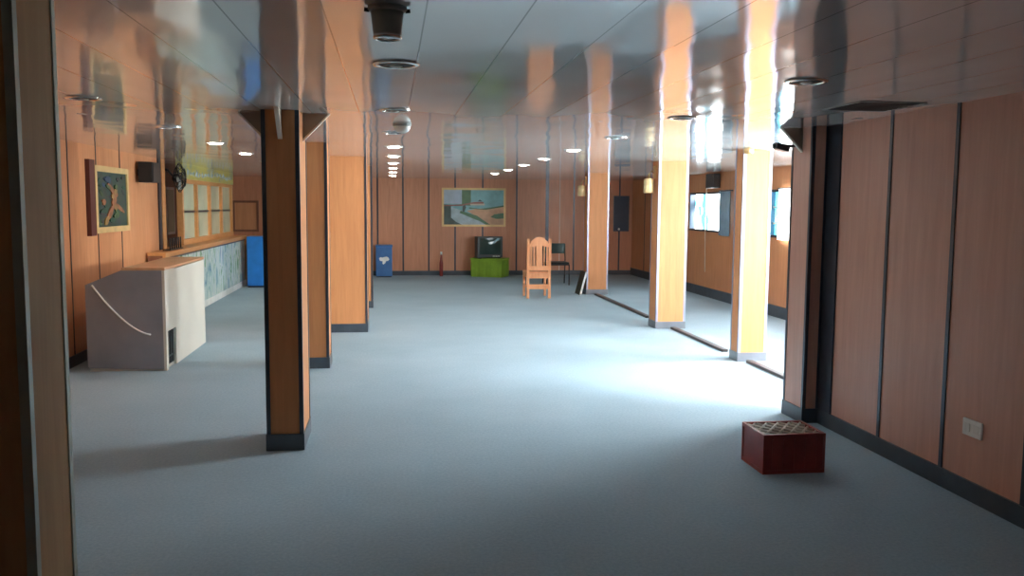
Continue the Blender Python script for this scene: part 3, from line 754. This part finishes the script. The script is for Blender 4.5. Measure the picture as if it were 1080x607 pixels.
for xo, hw in sl:
    q = MB(); q.prism([(yr - .036, .53), (yr - .018, .53), (yr - .030, .885), (yr - .046, .885)], 'x', cx + xo - hw, cx + xo + hw); q.build('slat', 'orange_wood', back)

# black metal chair
r = thing('metal_chair', 'black metal frame chair with padded back behind the wooden chair', 'chair', (3.2, 16.9, 0))
x0, x1 = 2.99, 3.43; y0, y1 = 16.72, 17.14
R_ = .012
for x in (x0, x1):
    MB().tube([(x, y0, 0), (x, y0 + .01, .40)], R_, 8).build('leg', 'black_metal', r)
    MB().tube([(x, y1 + .06, 0), (x, y1, .42), (x, y1 + .05, .79)], R_, 8).build('leg', 'black_metal', r)
q = MB()
q.tube([(x0, y0 + .01, .40), (x1, y0 + .01, .40)], R_, 8)
for x in (x0, x1): q.tube([(x, y0 + .01, .40), (x, y1, .40)], R_, 8)
q.tube([(x0, y1, .40), (x1, y1, .40)], R_, 8); q.tube([(x0, y1 + .05, .79), (x1, y1 + .05, .79)], R_, 8); q.build('seat_frame', 'black_metal', r)
MB().box(x0 + .0, x1 - .0, y0 - .02, y1 - .02, .41, .45, 0, .014).build('seat', 'black', r)
MB().box(x0 + .008, x1 - .008, y1 + .0, y1 + .035, .60, .80, 0, .014).build('backrest', 'chair_green', r)

# board leaning on far right column
r = thing('leaning_board', 'dark board with a pale edge leaning against the farthest right column', 'board', (3.3, 15.05, 0))
TB = Matrix.Translation((3.23, 15.0, .002)) @ Matrix.Rotation(.26, 4, 'Y')
MB().box(0.0, .025, -.16, .22, 0, .42).xf(TB).build('panel', 'black', r)
MB().box(-.002, .027, -.185, -.16, 0, .42).xf(TB).build('edge_strip', 'pale_plastic', r, None, 'pale front edge')

# ------------------------------------------------------------------ world, camera
wd = bpy.data.worlds.new('World'); bpy.context.scene.world = wd; wd.use_nodes = True
bg = wd.node_tree.nodes['Background']; sk = wd.node_tree.nodes.new('ShaderNodeTexSky')
sk.sky_type = 'NISHITA' if 'NISHITA' in [i.identifier for i in sk.bl_rna.properties['sky_type'].enum_items] else sk.sky_type
sk.sun_elevation = math.radians(35); sk.sun_disc = False
wd.node_tree.links.new(sk.outputs[0], bg.inputs[0]); bg.inputs[1].default_value = 0.2

th, ps, ro, fpx = .09439597, .13690077, .0072146, 920.0
F = Vector((math.sin(ps) * math.cos(th), math.cos(ps) * math.cos(th), -math.sin(th)))
U = Vector((math.sin(ps) * math.sin(th), math.cos(ps) * math.sin(th), math.cos(th)))
R = Vector((math.cos(ps), -math.sin(ps), 0))
R2 = R * math.cos(ro) + U * math.sin(ro); U2 = U * math.cos(ro) - R * math.sin(ro)
cam = bpy.data.cameras.new('Camera'); co = bpy.data.objects.new('Camera', cam); C.objects.link(co)
mw = Matrix((R2, U2, -F)).transposed().to_4x4(); mw.translation = Vector((0, 0, 1.55)); co.matrix_world = mw
cam.sensor_fit = 'HORIZONTAL'; cam.sensor_width = 36; cam.lens = fpx / 1080 * 36; cam.clip_start = .05; cam.clip_end = 200
sc = bpy.context.scene; sc.camera = co
sc.view_settings.view_transform = 'Standard'; sc.view_settings.look = 'None'
sc.view_settings.gamma = 1; sc.view_settings.use_curve_mapping = False
sc.view_settings.exposure = 1.45
sc.cycles.max_bounces = 14; sc.cycles.diffuse_bounces = 8; sc.cycles.glossy_bounces = 8
